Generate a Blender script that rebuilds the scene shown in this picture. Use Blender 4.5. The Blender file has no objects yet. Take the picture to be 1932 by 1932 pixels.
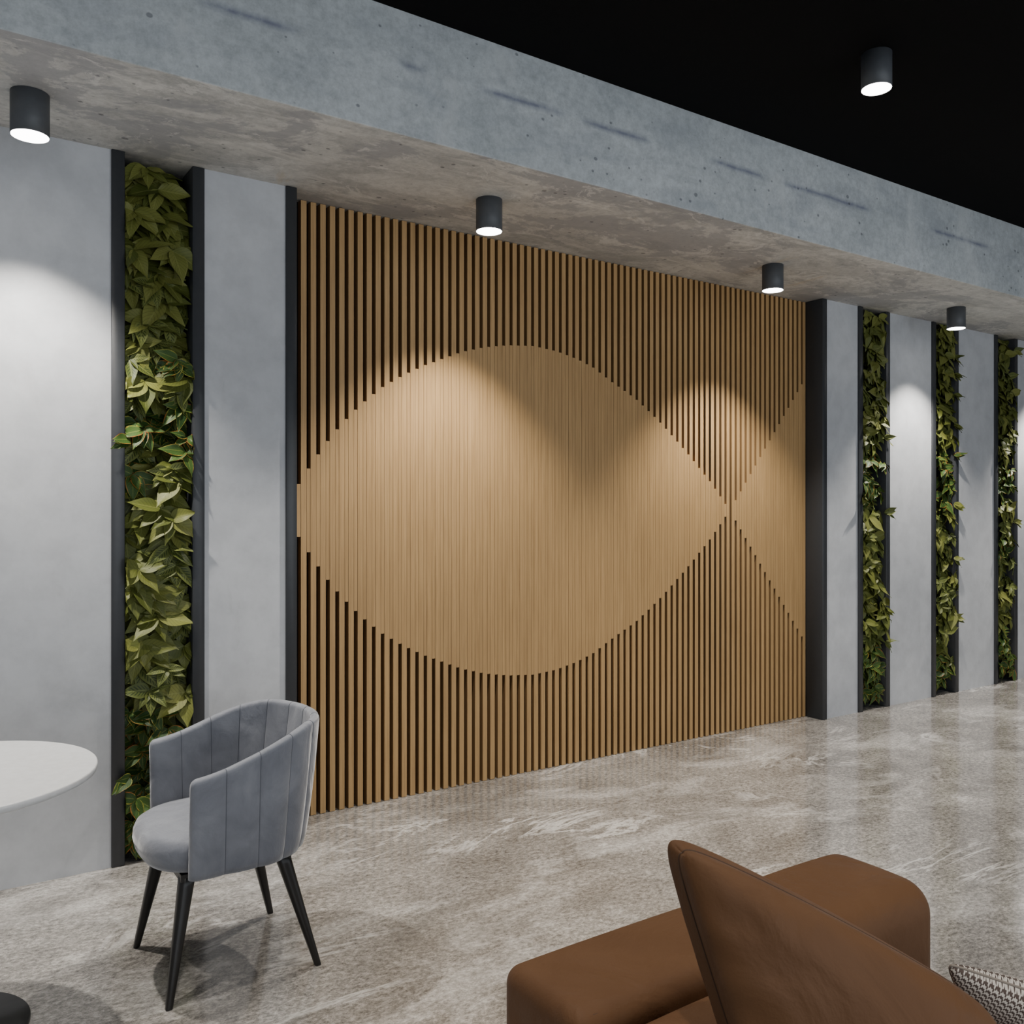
import bpy, bmesh, math, random, bisect
from mathutils import Vector, Matrix
random.seed(7)
scene = bpy.context.scene
COL = scene.collection

# ------------------------------------------------------------------ helpers
def new_mat(name):
    m = bpy.data.materials.new(name); m.use_nodes = True
    nt = m.node_tree; nt.nodes.clear()
    out = nt.nodes.new('ShaderNodeOutputMaterial')
    b = nt.nodes.new('ShaderNodeBsdfPrincipled')
    nt.links.new(b.outputs[0], out.inputs[0])
    return m, nt, b
def N(nt, t, **kw):
    n = nt.nodes.new(t)
    for k, v in kw.items():
        if k in ('operation','data_type','blend_type','feature','wave_type','bands_direction','noise_dimensions','distance'):
            setattr(n, k, v)
        else:
            n.inputs[k.replace('_', ' ')].default_value = v
    return n
def L(nt, a, b): nt.links.new(a, b)
def coords(nt, scale=(1,1,1), rot=(0,0,0), kind='Object'):
    tc = nt.nodes.new('ShaderNodeTexCoord'); mp = nt.nodes.new('ShaderNodeMapping')
    mp.inputs['Scale'].default_value = scale; mp.inputs['Rotation'].default_value = rot
    L(nt, tc.outputs[kind], mp.inputs['Vector']); return mp.outputs[0]
def noise(nt, vec, scale, detail=4, rough=.55, dist=0):
    n = N(nt, 'ShaderNodeTexNoise', Scale=scale, Detail=detail, Roughness=rough, Distortion=dist)
    L(nt, vec, n.inputs['Vector']); return n.outputs['Fac']
def ramp(nt, fac, stops):
    r = nt.nodes.new('ShaderNodeValToRGB'); e = r.color_ramp.elements
    while len(e) < len(stops): e.new(0.5)
    for i, (p, c) in enumerate(stops):
        e[i].position = p; e[i].color = (c[0], c[1], c[2], 1) if hasattr(c, '__len__') else (c, c, c, 1)
    L(nt, fac, r.inputs[0]); return r.outputs[0]
def mix(nt, fac, a, b, mode='MIX'):
    m = nt.nodes.new('ShaderNodeMix'); m.data_type = 'RGBA'; m.blend_type = mode
    for s, v in ((m.inputs[0], fac), (m.inputs[6], a), (m.inputs[7], b)):
        if hasattr(v, 'is_linked'): L(nt, v, s)
        elif hasattr(v, '__len__'): s.default_value = (v[0], v[1], v[2], 1)
        else: s.default_value = v
    return m.outputs[2]
def mth(nt, op, a, b=None):
    m = nt.nodes.new('ShaderNodeMath'); m.operation = op
    for i, v in enumerate((a, b)):
        if v is None: continue
        if hasattr(v, 'is_linked'): L(nt, v, m.inputs[i])
        else: m.inputs[i].default_value = v
    return m.outputs[0]
def bump(nt, bsdf, h, strength=.2, dist=.01):
    b = nt.nodes.new('ShaderNodeBump'); b.inputs['Strength'].default_value = strength
    b.inputs['Distance'].default_value = dist
    L(nt, h, b.inputs['Height']); L(nt, b.outputs[0], bsdf.inputs['Normal'])
def simple(name, col, rough=.5, metal=0, spec=.5):
    m, nt, b = new_mat(name)
    v = coords(nt); f = noise(nt, v, 40, 3)
    c = mix(nt, f, [x*.85 for x in col], [min(1, x*1.15) for x in col])
    L(nt, c, b.inputs['Base Color'])
    b.inputs['Roughness'].default_value = rough; b.inputs['Metallic'].default_value = metal
    b.inputs['Specular IOR Level'].default_value = spec
    return m

def mesh_obj(name, verts, faces, mats, smooth=False, loc=(0,0,0), parent=None, mat_idx=None, uvs=None):
    me = bpy.data.meshes.new(name)
    me.from_pydata([tuple(v) for v in verts], [], faces)
    if not isinstance(mats, (list, tuple)): mats = [mats]
    for m in mats: me.materials.append(m)
    if mat_idx:
        for p, i in zip(me.polygons, mat_idx): p.material_index = i
    if uvs:
        ul = me.uv_layers.new(name='UVMap')
        for p in me.polygons:
            for li in p.loop_indices:
                ul.data[li].uv = uvs[me.loops[li].vertex_index]
    if smooth:
        for p in me.polygons: p.use_smooth = True
    me.update()
    o = bpy.data.objects.new(name, me); COL.objects.link(o)
    o.location = loc
    if parent: o.parent = parent
    return o
def empty(name, loc, label, cat, group=None):
    o = bpy.data.objects.new(name, None); o.empty_display_size = .1
    o.location = loc; COL.objects.link(o); o['label'] = label; o['category'] = cat
    if group: o['group'] = group
    return o
def boxdata(V, F, x0, x1, y0, y1, z0, z1):
    i = len(V)
    V += [(x0,y0,z0),(x1,y0,z0),(x1,y1,z0),(x0,y1,z0),(x0,y0,z1),(x1,y0,z1),(x1,y1,z1),(x0,y1,z1)]
    F += [(i,i+3,i+2,i+1),(i+4,i+5,i+6,i+7),(i,i+1,i+5,i+4),(i+1,i+2,i+6,i+5),(i+2,i+3,i+7,i+6),(i+3,i,i+4,i+7)]
def bevel(o, w, seg=3):
    m = o.modifiers.new('bevel', 'BEVEL'); m.width = w; m.segments = seg; m.limit_method = 'ANGLE'
    for p in o.data.polygons: p.use_smooth = True
def lathe(name, prof, mat, seg=64, loc=(0,0,0), parent=None, shape=None):
    V, F = [], []
    n = len(prof)
    for i in range(seg):
        a = 2*math.pi*i/seg
        for r, z in prof:
            cx, cy = math.cos(a), math.sin(a)
            if shape: cx, cy = shape(a)
            V.append((r*cx, r*cy, z))
    for i in range(seg):
        j = (i+1) % seg
        for k in range(n-1):
            F.append((i*n+k, j*n+k, j*n+k+1, i*n+k+1))
    F.append(tuple(i*n for i in reversed(range(seg)))); F.append(tuple(i*n+n-1 for i in range(seg)))
    o = mesh_obj(name, V, F, mat, True, loc, parent)
    o.data.polygons[-1].use_smooth = False; o.data.polygons[-2].use_smooth = False
    return o
def structure(o, label):
    o['kind'] = 'structure'; o['label'] = label; o['category'] = 'room'
def tubes(name, splines, r, mat, parent, closed=True):
    cu=bpy.data.curves.new(name,'CURVE'); cu.dimensions='3D'; cu.bevel_depth=r; cu.bevel_resolution=3
    for ptsx in splines:
        sp=cu.splines.new('POLY'); sp.points.add(len(ptsx)-1)
        for i,p in enumerate(ptsx): sp.points[i].co=(p[0],p[1],p[2],1)
        sp.use_cyclic_u=closed
    tmp=bpy.data.objects.new(name,cu); COL.objects.link(tmp)
    dg=bpy.context.evaluated_depsgraph_get(); me=bpy.data.meshes.new_from_object(tmp.evaluated_get(dg))
    bpy.data.objects.remove(tmp); me.materials.clear(); me.materials.append(mat)
    o=bpy.data.objects.new(name,me); COL.objects.link(o); o.parent=parent
    for p in me.polygons: p.use_smooth=True
    return o

# ------------------------------------------------------------------ materials
M_conc, nt, b = new_mat('plaster_concrete')
v = coords(nt)
c = ramp(nt, noise(nt, v, 1.6, 7, .65, .3), [(.3,(.46,.475,.505)),(.7,(.57,.585,.61))])
c2 = ramp(nt, noise(nt, v, 9, 6, .65), [(.35,(.89,.89,.89)),(.6,(1,1,1))])
c3 = ramp(nt, noise(nt, coords(nt,(1,1,.4)), 4.5, 8, .7, 1.0), [(.58,(1,1,1)),(.72,(.90,.897,.89))])
c = mix(nt, 1, c, c2, 'MULTIPLY'); c = mix(nt, 1, c, c3, 'MULTIPLY')
L(nt, c, b.inputs['Base Color']); b.inputs['Roughness'].default_value = .6
bump(nt, b, noise(nt, v, 30, 6), .06, .005)

def rough_conc(name, dark, light, stain, stain_amt, face):
    m, nt, b = new_mat(name)
    v = coords(nt)
    c = ramp(nt, noise(nt, coords(nt,(.6,1,1)), 2.2, 8, .62, .4), [(.3, dark), (.68, light)])
    st = ramp(nt, noise(nt, coords(nt,(.55,1.3,1.3)), 2.4, 9, .62, 1.2), [(.50,0),(.58,stain_amt)])
    c = mix(nt, st, c, stain)
    fine = ramp(nt, noise(nt, v, 30, 8, .75), [(.3,.74),(.62,1.08)])
    c = mix(nt, 1, c, fine, 'MULTIPLY')
    if face:
        tc = nt.nodes.new('ShaderNodeTexCoord'); sp = nt.nodes.new('ShaderNodeSeparateXYZ'); L(nt, tc.outputs['Object'], sp.inputs[0])
        wob = mth(nt,'MULTIPLY',mth(nt,'SUBTRACT',noise(nt, v, 3, 5, .6),.5),.024)
        dz = mth(nt,'ABSOLUTE',mth(nt,'ADD',mth(nt,'SUBTRACT',sp.outputs[2],3.302),wob))
        line = ramp(nt, mth(nt,'MULTIPLY',dz,20), [(.04,1),(.20,.55),(.5,0)])
        stops=[]
        for a_,b_ in [(.84,1.18),(1.62,1.72),(2.02,2.44),(2.56,2.97),(3.41,3.80),(3.97,4.75),(5.4,6.1)]:
            stops += [(a_/8-.004,0),(a_/8+.008,1),(b_/8-.008,1),(b_/8+.004,0)]
        dash = ramp(nt, mth(nt,'DIVIDE',sp.outputs[0],8), stops)
        brk = ramp(nt, noise(nt, v, 14, 6, .7), [(.35,.6),(.55,1)])
        c = mix(nt, mth(nt,'MULTIPLY',mth(nt,'MULTIPLY',mth(nt,'MULTIPLY',line,dash),brk),.85), c, (.17,.185,.26))
        s = ramp(nt, noise(nt, coords(nt,(.9,3,3)), 1.6, 8, .6, .4), [(.58,0),(.68,.35)])
        c = mix(nt, s, c, (.31,.34,.38))
        s = ramp(nt, noise(nt, coords(nt,(2,2,1)), 1.6, 10, .7, .5), [(.56,0),(.66,.5)])
        c = mix(nt, s, c, (.63,.655,.66))
    else:
        s = ramp(nt, noise(nt, coords(nt,(1.2,5,5)), 2.2, 8, .6, .8), [(.54,0),(.66,.6)])
        c = mix(nt, s, c, (.68,.665,.625))
        s = ramp(nt, noise(nt, coords(nt,(.7,1.1,1)), 1.9, 13, .72, .4), [(.52,0),(.55,.65)])
        c = mix(nt, s, c, (.30,.30,.315))
        s = ramp(nt, noise(nt, coords(nt,(.8,1.2,1)), 4.0, 13, .76, .9), [(.57,0),(.59,.6)])
        c = mix(nt, s, c, (.68,.67,.64))
        s = ramp(nt, noise(nt, coords(nt,(3,.5,1)), 1.3, 6, .6, .5), [(.66,0),(.70,.4)])
        c = mix(nt, s, c, (.52,.43,.30))
    vo = N(nt, 'ShaderNodeTexVoronoi', Scale=16.0); L(nt, coords(nt,(.8,1,1)), vo.inputs['Vector'])
    sz = mth(nt,'MULTIPLY',mth(nt,'SUBTRACT',noise(nt, v, 4.0, 3),.45),.5)
    pit = ramp(nt, mth(nt,'SUBTRACT',vo.outputs['Distance'],sz), [(.03,0),(.08,1)])
    c = mix(nt, 1, c, mix(nt, pit, (.5,.5,.52), (1,1,1)), 'MULTIPLY')
    L(nt, c, b.inputs['Base Color']); b.inputs['Roughness'].default_value = .75
    h = mix(nt, .5, noise(nt, v, 25, 8, .7), pit)
    bump(nt, b, h, .35, .01)
    return m
M_beam_face = rough_conc('beam_face_concrete', (.445,.48,.495), (.60,.635,.65), (.42,.45,.475), .5, True)
M_beam_under = rough_conc('beam_soffit_concrete', (.46,.46,.44), (.61,.605,.58), (.38,.38,.37), .7, False)

M_black, nt, b = new_mat('black_ceiling_paint')
c = ramp(nt, noise(nt, coords(nt,(1,6,1)), 60, 4, .6), [(.3,(.003,.003,.0033)),(.7,(.006,.006,.0065))])
L(nt, c, b.inputs['Base Color']); b.inputs['Roughness'].default_value = .9; b.inputs['Specular IOR Level'].default_value=.1

M_floor, nt, b = new_mat('polished_stone')
v = coords(nt)
base = ramp(nt, noise(nt, coords(nt,(1,1.4,1),(0,0,.2)), 1.3, 9, .66, 1.1), [(.34,(.165,.153,.14)),(.5,(.25,.235,.218)),(.66,(.345,.328,.305))])
vv = coords(nt,(1,1.5,1),(0,0,.35))
sp = ramp(nt, noise(nt, vv, 38, 10, .92, .2), [(.38,.22),(.5,.95),(.62,2.0)])
c = mix(nt, 1, base, sp, 'MULTIPLY')
cloud = ramp(nt, noise(nt, coords(nt,(.75,1.5,1),(0,0,-.3)), 1.5, 12, .68, .9), [(.52,0),(.60,.38),(.70,.65)])
vs = mix(nt, ramp(nt,noise(nt, vv, 38, 9, .92),[(.38,0),(.62,1)]), (.25,.238,.222), (.84,.82,.79))
c = mix(nt, cloud, c, vs)
vn = mth(nt,'ABSOLUTE',mth(nt,'SUBTRACT',noise(nt, coords(nt,(.6,1.5,1),(0,0,-.35)), 1.0, 12, .66, 1.3),.5))
vmask = ramp(nt, noise(nt, v, 1.3, 4), [(.49,0),(.61,.7)])
c = mix(nt, mth(nt,'MULTIPLY',ramp(nt, vn, [(.0,1),(.020,0)]),vmask), c, (.76,.745,.72))
dk = ramp(nt, noise(nt, coords(nt,(.8,1.6,1),(0,0,.4)), 2.1, 11, .70, .8), [(.53,0),(.66,.5)])
c = mix(nt, dk, c, mix(nt, noise(nt, vv, 38, 8, .9), (.05,.046,.042), (.21,.198,.182)))
L(nt, c, b.inputs['Base Color'])
r = ramp(nt, noise(nt, v, 14, 5, .7), [(.3,.07),(.7,.16)])
L(nt, r, b.inputs['Roughness']); b.inputs['Specular IOR Level'].default_value = .9
bump(nt, b, noise(nt, v, 60, 3), .02, .002)

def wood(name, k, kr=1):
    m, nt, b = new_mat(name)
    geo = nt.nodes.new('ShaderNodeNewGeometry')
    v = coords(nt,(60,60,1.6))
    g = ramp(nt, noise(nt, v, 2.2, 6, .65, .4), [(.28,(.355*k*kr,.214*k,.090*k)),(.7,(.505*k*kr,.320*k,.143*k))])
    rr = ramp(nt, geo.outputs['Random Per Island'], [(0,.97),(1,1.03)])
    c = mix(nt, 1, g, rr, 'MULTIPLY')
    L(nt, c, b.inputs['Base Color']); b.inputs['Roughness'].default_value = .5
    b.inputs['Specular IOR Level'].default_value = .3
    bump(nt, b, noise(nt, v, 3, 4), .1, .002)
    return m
M_wood = wood('oak_slats', 1.0); M_wood_shaded = wood('oak_slat_sides_shaded', .58, 1.05)  # slat sides: same oak with gap shade painted into the colour

M_backing = simple('black_backing', (.005,.0045,.004), .9, 0, .1)
M_frame = simple('anthracite_frame', (.033,.036,.041), .45)
M_lamp = simple('anthracite_lamp', (.075,.081,.09), .5)
M_emit, nt, b = new_mat('lamp_lens')
b.inputs['Base Color'].default_value = (1,1,1,1)
b.inputs['Emission Color'].default_value = (1,.98,.95,1); b.inputs['Emission Strength'].default_value = 14

def leaf_mat(name, kind):
    m, nt, b = new_mat(name)
    geo = nt.nodes.new('ShaderNodeNewGeometry')
    uv = nt.nodes.new('ShaderNodeUVMap'); sep = nt.nodes.new('ShaderNodeSeparateXYZ')
    L(nt, uv.outputs[0], sep.inputs[0])
    u, vv = sep.outputs[0], sep.outputs[1]
    au = mth(nt, 'MULTIPLY', mth(nt, 'ABSOLUTE', mth(nt, 'SUBTRACT', u, .5)), 2)
    rnd = geo.outputs['Random Per Island']
    veinw = mth(nt, 'SUBTRACT', mth(nt,'MULTIPLY',vv,9), mth(nt,'MULTIPLY',au,2.2))
    fr = mth(nt, 'FRACT', veinw)
    rib = ramp(nt, au, [(.0,1),(.09,0)])
    if kind == 'plain':
        c = ramp(nt, rnd, [(0,(.065,.082,.015)),(.5,(.12,.135,.026)),(1,(.18,.19,.045))])
        vn = ramp(nt, fr, [(0,.58),(.12,1.08),(.9,1),(1,.58)])
        c = mix(nt, 1, c, vn, 'MULTIPLY')
        c = mix(nt, mth(nt,'MULTIPLY',rib,.5), c, (.27,.28,.085))
    elif kind == 'stripe':
        c = ramp(nt, rnd, [(0,(.08,.10,.02)),(1,(.16,.18,.045))])
        st = ramp(nt, fr, [(.0,0),(.15,1),(.40,1),(.55,0)])
        msk = ramp(nt, au, [(.10,0),(.2,1),(.6,1),(.75,0)])
        c = mix(nt, mth(nt,'MULTIPLY',mth(nt,'MULTIPLY',st,msk),.85), c, (.014,.030,.008))
        c = mix(nt, mth(nt,'MULTIPLY',rib,.6), c, (.28,.32,.11))
    else:
        c = ramp(nt, rnd, [(0,(.015,.045,.010)),(1,(.05,.10,.02))])
        vn = ramp(nt, fr, [(0,1),(.10,0),(.95,0),(1,1)])
        c = mix(nt, mth(nt,'MULTIPLY',vn,.35), c, (.17,.21,.03))
        nz = noise(nt, coords(nt), 60, 3)
        e = ramp(nt, mth(nt,'ADD',au,mth(nt,'MULTIPLY',mth(nt,'SUBTRACT',nz,.5),.4)), [(.84,0),(.96,1)])
        ec = ramp(nt, noise(nt, coords(nt), 12, 2), [(.44,(.34,.33,.05)),(.62,(.42,.12,.02))])
        c = mix(nt, mth(nt,'MULTIPLY',e,.8), c, ec)
        c = mix(nt, mth(nt,'MULTIPLY',rib,.6), c, (.26,.29,.06))
    L(nt, c, b.inputs['Base Color']); b.inputs['Roughness'].default_value = .5
    b.inputs['Specular IOR Level'].default_value = .3
    return m
M_leaf = [leaf_mat('plain_leaf','plain'), leaf_mat('striped_leaf','stripe'), leaf_mat('edged_leaf','edge')]

def fabric(name, lo, hi, sheen=.5, rough=.8, sc=5, spec=.5, crease=0):
    m, nt, b = new_mat(name)
    v = coords(nt)
    c = ramp(nt, noise(nt, v, sc, 5, .6, .5), [(.3,lo),(.7,hi)])
    L(nt, c, b.inputs['Base Color']); b.inputs['Roughness'].default_value = rough
    b.inputs['Sheen Weight'].default_value = sheen; b.inputs['Sheen Roughness'].default_value=.4
    b.inputs['Specular IOR Level'].default_value = spec
    if crease:
        h = mth(nt,'ADD',mth(nt,'MULTIPLY',noise(nt, v, 220, 3),.04),noise(nt, coords(nt,(1,1,.6)), 7, 4, .45, 1.2))
        bump(nt, b, h, crease, .03)
    else:
        bump(nt, b, noise(nt, v, 250, 3), .12, .002)
    return m
M_velvet = fabric('blue_grey_velvet', (.125,.135,.165), (.215,.228,.262), .7, .6, 7, .4, .35)
M_seam = fabric('dark_velvet_seam', (.06,.068,.088), (.075,.084,.105), .2)
M_legs = simple('black_wood_leg', (.010,.009,.008), .4)
M_leather = fabric('brown_leather', (.112,.050,.019), (.138,.065,.027), .05, .66, 3, .28, .4)
M_stitch = fabric('dark_leather_seam', (.060,.027,.011), (.070,.033,.014), 0, .7)
M_white = simple('white_laminate', (.62,.63,.64), .3)
M_tblack = simple('black_metal', (.012,.012,.013), .35)

M_hound, nt, b = new_mat('houndstooth_fabric')
uv = nt.nodes.new('ShaderNodeUVMap'); sep = nt.nodes.new('ShaderNodeSeparateXYZ'); L(nt, uv.outputs[0], sep.inputs[0])
X = mth(nt,'ADD',mth(nt,'MULTIPLY',sep.outputs[0],80),10); Y = mth(nt,'ADD',mth(nt,'MULTIPLY',sep.outputs[1],33),10)
warp = mth(nt,'LESS_THAN',mth(nt,'MODULO',X,2),1); weft = mth(nt,'LESS_THAN',mth(nt,'MODULO',Y,2),1)
sel = mth(nt,'LESS_THAN',mth(nt,'MODULO',mth(nt,'ADD',X,Y),1),.5)
pat = mix(nt, sel, warp, weft)
c = mix(nt, pat, (.60,.55,.49), (.085,.06,.05))
L(nt, c, b.inputs['Base Color']); b.inputs['Roughness'].default_value = .9
M_hpipe = fabric('brown_beige_piping', (.22,.19,.16), (.28,.24,.20), 0, .9)

# ------------------------------------------------------------------ room
SOF = 3.016; CEIL = 3.517; WY = 4.03
o = mesh_obj('floor', [(-3,-4,0),(14,-4,0),(14,4.4,0),(-3,4.4,0)], [(0,1,2,3)], M_floor)
structure(o, 'polished grey beige speckled stone floor')
V,F=[],[]; boxdata(V,F,-3,14,-4,3.218,CEIL,CEIL+.1)
structure(mesh_obj('ceiling',V,F,M_black),'matte black painted ceiling')
V,F=[],[]; boxdata(V,F,-3,14,3.218,4.4,SOF,CEIL+.1)
o = mesh_obj('trim_1',V,F,[M_beam_face,M_beam_under],mat_idx=[1,0,0,0,0,0]); structure(o,'rough raw concrete ceiling beam')
bevel(o,.006,2)
V,F=[],[]
for a,bb in [(-3,.681),(1.062,1.434),(5.427,5.801),(6.192,6.767),(7.15,7.721),(8.102,14)]:
    boxdata(V,F,a,bb,WY,4.30,0,SOF)
boxdata(V,F,-3,14,4.30,4.40,0,SOF)
structure(mesh_obj('wall_back',V,F,M_conc),'smooth light grey concrete wall panels')
V,F=[],[]; boxdata(V,F,14,14.1,-4,4.4,0,CEIL)
structure(mesh_obj('wall_right',V,F,M_conc),'light grey concrete end wall')

# ------------------------------------------------------------------ slatted wood panel
SY = 4.163
panel = empty('slatted_wall_panel', (3.43, WY+.1, 0), 'oak slatted wall panel with flush fish-shaped lens pattern in dark frame', 'wall panel')
pl = Vector((3.43, WY+.1, 0))
def loc_v(V, p): return [(x-p[0], y-p[1], z-p[2]) for x,y,z in V]
V,F=[],[]
boxdata(V,F,1.434,1.486,4.018,4.24,0.001,SOF-.001); boxdata(V,F,5.376,5.427,4.018,4.24,0.001,SOF-.001)
o = mesh_obj('frame',loc_v(V,pl),F,M_frame,parent=panel); o['label']='dark anthracite metal frame uprights'; bevel(o,.002,1)
V,F=[],[]; boxdata(V,F,1.487,5.375,4.205,4.22,0.001,SOF-.001)
mesh_obj('backing',loc_v(V,pl),F,M_backing,parent=panel)
tab = [(1.50,.06),(1.546,.125),(1.598,.205),(1.647,.275),(1.72,.375),(1.801,.463),(1.873,.535),(1.991,.632),(2.112,.705),(2.238,.768),(2.466,.862),(2.62,.905),(2.778,.932),(2.95,.945),(3.114,.932),(3.27,.900),(3.393,.860),(3.518,.795),(3.733,.695),(3.85,.62),(3.959,.545),(4.10,.435),(4.194,.36),(4.391,.19),(4.579,.0),(4.972,.477),(5.346,.930),(5.5,1.11)]
def lens(x):
    for (a,ha),(c_,hc) in zip(tab,tab[1:]):
        if a<=x<=c_: return ha+(hc-ha)*(x-a)/(c_-a)
    return 0
V,F=[],[]
boxdata(V,F,1.489,1.505,SY,SY+.042,.002,SOF-.002)
PW,SW=.0498,.0285
x = 1.5590-PW
while x < 5.37:
    x1=min(x+SW,5.374)
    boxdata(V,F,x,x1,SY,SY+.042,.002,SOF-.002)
    g0,g1=x+SW+.0015,x+PW-.0015
    if g1<5.375:
        h=lens((g0+g1)/2)
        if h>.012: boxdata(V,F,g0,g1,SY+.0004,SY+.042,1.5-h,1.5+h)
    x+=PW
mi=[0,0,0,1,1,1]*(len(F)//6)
o = mesh_obj('slats',loc_v(V,pl),F,[M_wood,M_wood_shaded],parent=panel,mat_idx=mi); o['label']='vertical oak slats with flush infill strips'

# ------------------------------------------------------------------ living walls
def living_wall(x0, x1, seed, sprigs, label, sz=1.0, nleaf=1150):
    rnd = random.Random(seed)
    p = Vector(((x0+x1)/2, WY+.1, 0))
    e = empty('living_wall', p, label, 'plant wall', 'living wall strips')
    fw=.052
    V,F=[],[]
    boxdata(V,F,x0,x0+fw,4.018,4.29,.001,SOF-.001); boxdata(V,F,x1-fw,x1,4.018,4.29,.001,SOF-.001)
    o=mesh_obj('frame',loc_v(V,p),F,M_frame,parent=e); bevel(o,.002,1); o['label']='dark anthracite metal frame uprights'
    V,F=[],[]; boxdata(V,F,x0+fw+.001,x1-fw-.001,4.22,4.25,.001,SOF-.001)
    mesh_obj('backing',loc_v(V,p),F,M_backing,parent=e)
    V,F,U,MI=[],[],[],[]
    NU,NV=5,11
    lo,hi=x0+fw+.002,x1-fw-.002
    nros=nleaf//5
    jobs=[(.10+2.90*(rz+rnd.random())/nros, rz, None) for rz in range(nros)]+[(z_,0,s_) for z_,s_ in sprigs]
    for cz,rz,sprig in jobs:
        free = sprig is not None
        cx=lo+.012+(hi-lo-.024)*((rz*.618034+rnd.uniform(-.12,.12))%1.0)
        cy=4.19-.17*rnd.random()
        q=.75*math.sin(cz*3.4+seed)+.55*math.sin(cz*7.3+seed*2+cx*9)
        if cz<.5 or (1.60<cz<1.98): q-=1.15
        else: q+=.55
        if cz>2.2: q+=.6
        kind = 2 if q<-.45 else (1 if (q<.95 and rnd.random()<.5) else 0)
        nl=3 if free else 5
        for k in range(nl):
            bx,z,y=cx,cz,cy
            if free: y=4.02; bx=lo+.02 if sprig<0 else hi-.02
            Ln=rnd.uniform(.085,.15)*(1.12 if kind==0 else .92)*sz
            if free: Ln=rnd.uniform(.08,.11)
            W=Ln*(rnd.uniform(.27,.35) if kind else rnd.uniform(.29,.38))
            a=(-math.pi/2)+ (k-(nl-1)/2)*rnd.uniform(.5,.95)+rnd.uniform(-.25,.25)
            d=Vector((math.cos(a),-rnd.uniform(.12,.5),math.sin(a)*.9-.02)).normalized()
            if free: d=Vector((sprig*rnd.uniform(.4,.8),-rnd.uniform(.35,.7),rnd.uniform(-.8,.3))).normalized()
            nr=Vector((rnd.uniform(-.4,.4)+d.x*.3,-1,rnd.uniform(.0,.9)))
            nr=(nr-d*nr.dot(d)).normalized(); sd=d.cross(nr)
            fold=rnd.uniform(.1,.38); droop=rnd.uniform(.0,.24); i0=len(V)
            wav=rnd.uniform(0,6.28)
            for j in range(NV):
                t=j/(NV-1)
                w=W*2.75*(t**.68)*((1-t)**1.35)+.0003
                for i in range(NU):
                    s=(i/(NU-1)-.5)*2
                    pt=Vector((bx,y,z))+d*(t*Ln)+sd*(s*w)+nr*(abs(s)*w*fold-droop*Ln*t*t+.003*math.sin(wav+t*9+s*2)*abs(s))
                    if not free: pt.x=min(max(pt.x,lo),hi)
                    elif (pt.x<lo or pt.x>hi) and pt.y>4.010: pt.y=4.010
                    if pt.y>4.215: pt.y=4.215
                    pt.z=min(max(pt.z,.004),SOF-.006)
                    V.append(pt-p); U.append((s*.5+.5,t))
            for j in range(NV-1):
                for i in range(NU-1):
                    a_=i0+j*NU+i; F.append((a_,a_+1,a_+NU+1,a_+NU)); MI.append(kind)
    o=mesh_obj('foliage',V,F,M_leaf,True,parent=e,mat_idx=MI,uvs=U)
    o['kind']='stuff'; o['label']='dense green, striped and orange-edged leaves'
    return e
living_wall(.681,1.062,3,[(1.80,-1),(.37,-1)],'tall living wall strip of broad green leaves beside grey chair')
living_wall(5.801,6.192,11,[(1.48,1),(2.05,1),(.75,1),(.5,1),(1.6,-1)],'tall living wall strip of trailing leaves beside slatted panel')
living_wall(6.767,7.150,12,[(2.75,1),(2.62,1),(2.45,1),(2.2,1),(1.95,1),(1.55,1),(1.1,1),(.62,1)],'tall living wall strip with leaves spilling over its frame')
living_wall(7.721,8.102,13,[(2.9,1),(1.4,1)],'tall narrow living wall strip at the far wall')

# ------------------------------------------------------------------ lamps
def lamp(x,y,ztop,energy,label,grp,body=True,size=95,blend=.62):
    z=ztop-.154
    if body:
        e=empty('ceiling_spotlight',(x,y,z),label,'ceiling lamp',grp)
        lathe('lamp_housing',[(.058,.006),(.0625,.0),(.0644,.001),(.0644,.1535),(.060,.1538)],M_lamp,64,(0,0,0),e)
        o=lathe('lens',[(.0622,-.0012),(.0622,.004)],M_emit,64,(0,0,0),e); o['label']='glowing white round lens'
    ld=bpy.data.lights.new('spot','SPOT'); ld.energy=energy; ld.spot_size=math.radians(size); ld.spot_blend=blend
    ld.shadow_soft_size=.03; ld.color=(1,.94,.85)
    lo_=bpy.data.objects.new('spot_light',ld); COL.objects.link(lo_)
    if body: lo_.parent=e; lo_.location=(0,0,-.008)
    else: lo_.location=(x,y,z-.008)
E1=235
for x in (.345,2.324,4.405,6.469):
    lamp(x,3.656,SOF,E1,'dark cylindrical surface spotlight under the concrete beam','spotlights under the concrete beam')
lamp(3.525,2.354,CEIL,130,'dark cylindrical surface spotlight on the black ceiling','spotlights on the black ceiling',True,78,.8)
for x in (-.6,1.465,5.585,7.645): lamp(x,2.354,CEIL,130,'','',False,78,.8)
for x in (-1.7,8.5): lamp(x,3.656,SOF,E1,'','',False)
for x in (.4,2.46,4.5): lamp(x,.6,CEIL,95,'','',False)

# ------------------------------------------------------------------ round table
tb=empty('round_table',(.064,3.0,0),'white round cafe table with black disc base','table')
lathe('base',[(.20,0),(.22,.002),(.22,.010),(.217,.013),(.04,.016),(.03,.03)],M_tblack,96,(0,0,0),tb)['label']='black disc base'
lathe('pole',[(.032,.025),(.032,.70),(.09,.712),(.09,.718)],M_tblack,48,(0,0,0),tb)
lathe('table_top',[(.385,.716),(.398,.722),(.400,.73),(.400,.738),(.397,.741)],M_white,128,(0,0,0),tb)

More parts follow.
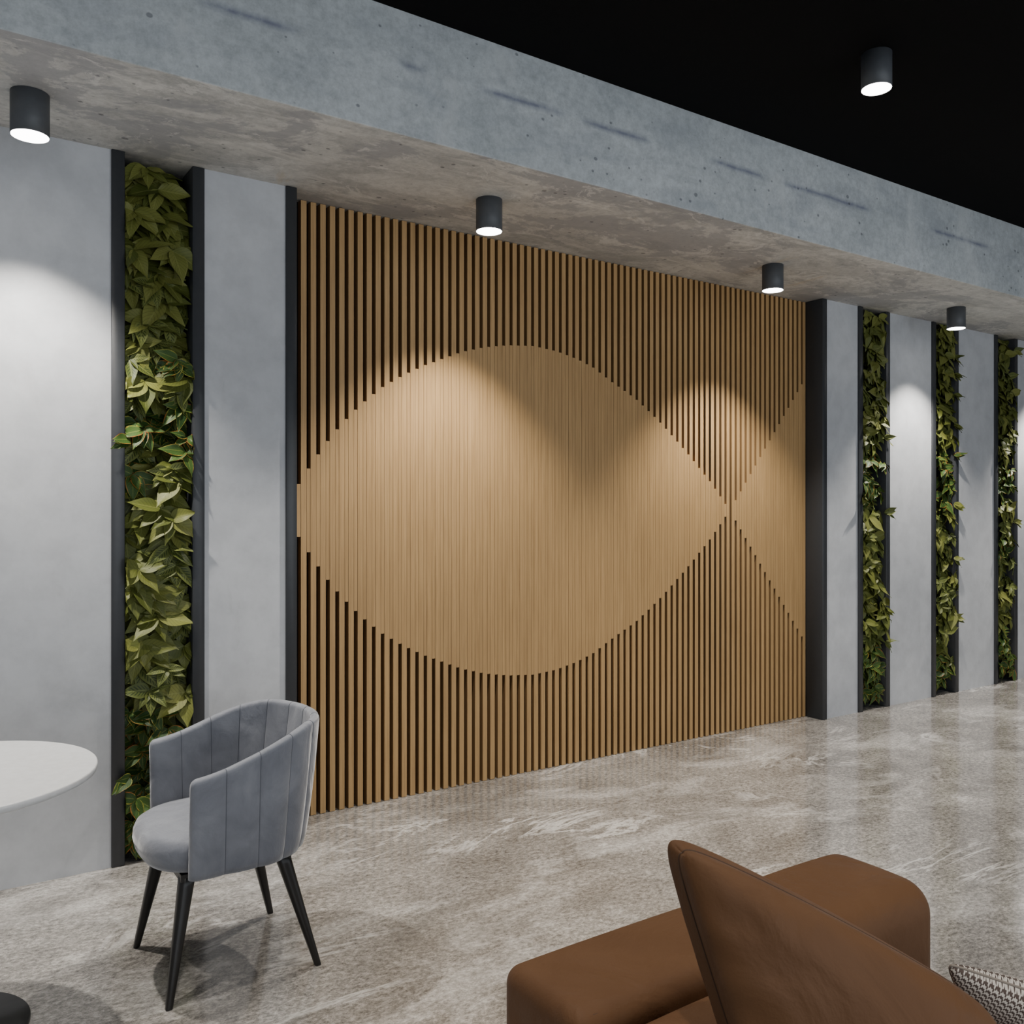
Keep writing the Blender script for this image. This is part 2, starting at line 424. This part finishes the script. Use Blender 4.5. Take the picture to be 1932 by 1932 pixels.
# ------------------------------------------------------------------ chair
def sstep(t): t=max(0,min(1,t)); return t*t*(3-2*t)
ch=empty('tub_chair',(.866,3.017,0),'blue-grey velvet channelled tub chair with black tapered legs','chair')
XS,A_,B_=-.185,.270,.274
xs=.01
straight=xs-XS
pts=[]
for i in range(40): pts.append((XS+straight*i/40,-B_,))
for i in range(721):
    a=-math.pi/2+math.pi*i/720
    ex=2/2.15
    ca,sa=math.cos(a),math.sin(a)
    pts.append((xs+A_*abs(ca)**ex, B_*math.copysign(abs(sa)**ex,sa)))
for i in range(1,41): pts.append((xs-straight*i/40,B_))
cum=[0]
for a,b2 in zip(pts,pts[1:]): cum.append(cum[-1]+math.hypot(b2[0]-a[0],b2[1]-a[1]))
TOT=cum[-1]
def P(s):
    s=max(0,min(TOT,s))
    i=min(max(bisect.bisect_right(cum,s)-1,0),len(pts)-2)
    t=(s-cum[i])/max(1e-9,cum[i+1]-cum[i])
    return Vector((pts[i][0]+(pts[i+1][0]-pts[i][0])*t, pts[i][1]+(pts[i+1][1]-pts[i][1])*t))
NCH=12; T=.054; ZB=.385
sec=[]
for i in range(15): sec.append((1,i/14,0))
for i in range(1,10):
    a=math.pi*i/10; sec.append((math.cos(a),1,math.sin(a)))
for i in range(15): sec.append((-1,1-i/14,0))
V,F=[],[]; nS=len(sec)
NU_=480
def ring(s,lift=0):
    p=P(s); tg=(P(s+.02)-P(s-.02)).normalized(); nn=Vector((tg.y,-tg.x))
    endd=min(s,TOT-s); er=math.sqrt(max(0,1-(1-min(1,endd/.022))**2))
    mid=1-abs(2*s/TOT-1)
    zt=.675+.112*sstep((mid+.02)/.72)
    zt-=.010*(1-er)
    cph=abs(math.sin(math.pi*NCH*s/TOT))**.6
    R=[]
    for o_,f,c_ in sec:
        ft=f if c_==0 else 1
        tt=T*.5*(.35+.65*er)*(1-.36*ft**2.5)
        amp=.008*(cph-1)*(1-.85*ft**6)+lift
        off=o_*(tt+amp)+.008*ft**2
        if c_>0: z=zt+c_*(tt+amp*.4)
        else: z=ZB+(zt-ZB)*f
        hz=(z-ZB)/.4
        q=p+nn*off
        sc=.80+.20*min(1,max(0,hz))**.7
        x_=q.x
        if x_>xs: x_=xs+(x_-xs)*sc
        y_=q.y*(.93+.07*min(1,max(0,hz))**.6)
        R.append((x_,y_,z))
    return R
for i in range(NU_+1): V+=ring(TOT*i/NU_)
for i in range(NU_):
    for j in range(nS):
        a=i*nS+j; b2=i*nS+(j+1)%nS
        F.append((a,b2,b2+nS,a+nS))
F.append(tuple(range(nS))[::-1]); F.append(tuple(NU_*nS+j for j in range(nS)))
o=mesh_obj('backrest',V,F,M_velvet,True,parent=ch); o['label']='channel-tufted curved velvet back and arms'
tubes('seam',[ring(TOT*k/NCH,.0002) for k in range(1,NCH)],.0010,M_seam,ch,False)
def seat_shape(a):
    n=2/2.7
    ca,sa=math.cos(a),math.sin(a)
    return (math.copysign(abs(ca)**n,ca)*(.97 if ca<0 else .88), math.copysign(abs(sa)**n,sa)*.95)
prof=[(.16,.378),(.215,.380),(.237,.388),(.250,.405),(.256,.43),(.254,.455),(.245,.475),(.225,.488),(.19,.495),(.12,.499),(.04,.501)]
o=lathe('seat',prof,M_velvet,96,(-.035,0,0),ch,seat_shape)
V,F=[],[]; boxdata(V,F,-.19,.16,-.19,.19,.355,.378)
mesh_obj('seat_base',V,F,M_legs,parent=ch)
legs=[((-.165,-.165),(-.235,-.230)),((-.165,.165),(-.237,.230)),((.135,-.165),(.236,-.229)),((.135,.165),(.231,.230))]
for (tx,ty),(fx,fy) in legs:
    V,F=[],[]
    n=12; rings=[(0,.0085),(.004,.0095),(.18,.0150),(.34,.0205),(.372,.0215)]
    for z,r in rings:
        t=z/.372
        cx,cy=fx+(tx-fx)*t,fy+(ty-fy)*t
        for i in range(n):
            a=2*math.pi*i/n+math.pi/n
            c_,s_=math.cos(a),math.sin(a); pw=.6
            V.append((cx+r*1.15*math.copysign(abs(c_)**pw,c_),cy+r*1.15*math.copysign(abs(s_)**pw,s_),z))
    for k in range(len(rings)-1):
        for i in range(n):
            j=(i+1)%n; F.append((k*n+i,k*n+j,(k+1)*n+j,(k+1)*n+i))
    F.append(tuple(range(n))[::-1]); F.append(tuple((len(rings)-1)*n+i for i in range(n)))
    mesh_obj('leg',V,F,M_legs,True,parent=ch)

# ------------------------------------------------------------------ sofa
sf=Vector((1.46,.80,0))
so=empty('sofa',sf,'brown leather sofa with low thick rounded backrest','sofa')
def rbox(name,x0,x1,y0,y1,z0,z1,w,mat,parent,org,seg=6,crown=0,sub=10):
    bm=bmesh.new()
    bmesh.ops.create_cube(bm,size=1)
    for v in bm.verts:
        v.co=Vector((x0+(v.co.x+.5)*(x1-x0),y0+(v.co.y+.5)*(y1-y0),z0+(v.co.z+.5)*(z1-z0)))
    bmesh.ops.bevel(bm,geom=list(bm.edges)+list(bm.verts),offset=w,segments=seg,profile=.5,affect='EDGES')
    if crown:
        bmesh.ops.subdivide_edges(bm,edges=[e for e in bm.edges if e.calc_length()>.12],cuts=sub,use_grid_fill=True)
        cx,cy=(x0+x1)/2,(y0+y1)/2; hx,hy=(x1-x0)/2,(y1-y0)/2; cz=(z0+z1)/2
        for v in bm.verts:
            a=max(0,1-((v.co.x-cx)/hx)**2); c2=max(0,1-((v.co.y-cy)/hy)**2)
            if v.co.z>cz: v.co.z+=crown*(a*c2)**.6
    for v in bm.verts: v.co-=org
    me=bpy.data.meshes.new(name); bm.to_mesh(me); bm.free(); me.materials.append(mat)
    for p in me.polygons: p.use_smooth=True
    o=bpy.data.objects.new(name,me); COL.objects.link(o); o.parent=parent; return o
rbox('base',.97,1.98,.12,1.43,.06,.30,.03,M_leather,so,sf,4)
rbox('backrest',.950,1.50,1.205,1.455,.10,.613,.034,M_leather,so,sf,8,.007)
rbox('backrest',1.505,1.995,1.160,1.460,.10,.625,.070,M_leather,so,sf,10,.016)
rbox('back_cushion',.975,1.50,1.06,1.20,.40,.585,.045,M_leather,so,sf,8,.012)
rbox('seat_cushion',.965,1.97,.10,1.16,.27,.43,.045,M_leather,so,sf,6,.02)
def rrect(x0,x1,y0,y1,r,z,org):
    P_=[]
    for cx,cy,a0 in ((x1-r,y1-r,0),(x0+r,y1-r,90),(x0+r,y0+r,180),(x1-r,y0+r,270)):
        for k in range(7):
            a=math.radians(a0+15*k); P_.append((cx+r*math.cos(a)-org[0],cy+r*math.sin(a)-org[1],z-org[2]))
    return P_
tubes('piping',[rrect(.967,1.486,1.221,1.439,.028,.6075,sf)],.0016,M_stitch,so)
for lx,ly in ((1.02,.18),(1.92,.18),(1.02,1.36),(1.92,1.36)):
    o=lathe('leg',[(.018,0),(.02,.002),(.024,.062)],M_legs,24,(lx-sf.x,ly-sf.y,0),so)

def pillow(name,c00,c10,c01,c11,T,mat,label,cat='pillow',rd=.3,zmin=None,topb=0,lat=0,ex=.38,cr=0,wr=0):
    n=56; V,F,U=[],[],[]
    c00,c10,c01,c11=map(Vector,(c00,c10,c01,c11))
    cen=(c00+c10+c01+c11)/4
    nrm=((c11-c00).cross(c01-c10)).normalized()
    up=(c00-c01).normalized()
    idx={}
    k=1/math.sqrt(1-rd/2)
    for side in (1,-1):
        for j in range(n+1):
            for i in range(n+1):
                edge=i in(0,n) or j in(0,n)
                if edge and side==-1: idx[(side,i,j)]=idx[(1,i,j)]; continue
                u=-math.cos(math.pi*i/n); w=-math.cos(math.pi*j/n)
                hh=max(0,(1-u*u)*(1-w*w))**ex
                kk=k*(1+(lat*math.sin(min(1,hh)*math.pi*.9) if side==1 else 0))*(1-cr*(u*u*w*w)**5)
                uu=kk*u*math.sqrt(1-rd*w*w/2); ww=kk*w*math.sqrt(1-rd*u*u/2)
                s,t=(uu+1)/2,(ww+1)/2
                p=c00*(1-s)*(1-t)+c10*s*(1-t)+c01*(1-s)*t+c11*s*t
                p=p+up*topb*(1-u*u)*((1-w)/2)
                h=T*hh
                h+=.005*math.sin(u*5+w*3)*(1-u*u)*(1-w*w)
                h+=wr*(1-w*w)**.5*(1-u*u)**.5*(math.sin(w*19+u*3)*math.exp(-6*(1-abs(u)))+math.sin(u*17+w*4)*math.exp(-6*(1-abs(w)))+1.4*math.sin(7*(u-w))*math.exp(-2.5*((u+1)**2+(w+1)**2)**.5))
                p=p+nrm*side*h
                if zmin is not None and p.z<zmin: p.z=zmin
                idx[(side,i,j)]=len(V); V.append(p-cen); U.append(((uu+1)/2,(ww+1)/2))
        for j in range(n):
            for i in range(n):
                q=(idx[(side,i,j)],idx[(side,i+1,j)],idx[(side,i+1,j+1)],idx[(side,i,j+1)])
                F.append(q if side==1 else q[::-1])
    o=mesh_obj(name,V,F,mat,True,cen,uvs=U); o['label']=label; o['category']=cat
    loop=[V[idx[(1,i,0)]] for i in range(n)]+[V[idx[(1,n,j)]] for j in range(n)]+[V[idx[(1,i,n)]] for i in range(n,0,-1)]+[V[idx[(1,0,j)]] for j in range(n,0,-1)]
    return o,loop
o,lp=pillow('cushion',(1.050,1.085,.948),(1.480,.800,.680),(1.130,.940,.475),(1.50,.68,.475),.082,M_leather,'large plump brown leather cushion propped on the sofa','cushion',.05,.455,.012,.07,.24,.06,.010)
tubes('piping',[lp],.0020,M_stitch,o)
o,lp=pillow('cushion',(1.66,.955,.622),(1.90,.62,.535),(1.745,.93,.475),(1.97,.56,.460),.05,M_hound,'brown and cream houndstooth cushion on the sofa','cushion',.15,.455,0,0,.38,.03)
tubes('piping',[lp],.0028,M_hpipe,o)

# ------------------------------------------------------------------ light
ld=bpy.data.lights.new('window_daylight','AREA'); ld.shape='RECTANGLE'; ld.size=9; ld.size_y=2.8; ld.energy=200; ld.color=(.87,.935,1)
wl=bpy.data.objects.new('window_daylight',ld); COL.objects.link(wl); wl.location=(3,-3.9,1.7); wl.rotation_euler=(math.radians(90),0,0)
w=bpy.data.worlds.new('world'); scene.world=w; w.use_nodes=True
w.node_tree.nodes['Background'].inputs[0].default_value=(.84,.91,1,1); w.node_tree.nodes['Background'].inputs[1].default_value=.30

# ------------------------------------------------------------------ camera
cd=bpy.data.cameras.new('camera'); cd.sensor_width=36; cd.lens=36*1673/1932; cd.shift_y=-.0016; cd.clip_start=.02
cam=bpy.data.objects.new('camera',cd); COL.objects.link(cam)
cam.location=(0,0,1.5); cam.rotation_euler=(math.radians(90),0,math.radians(-33.92))
scene.camera=cam
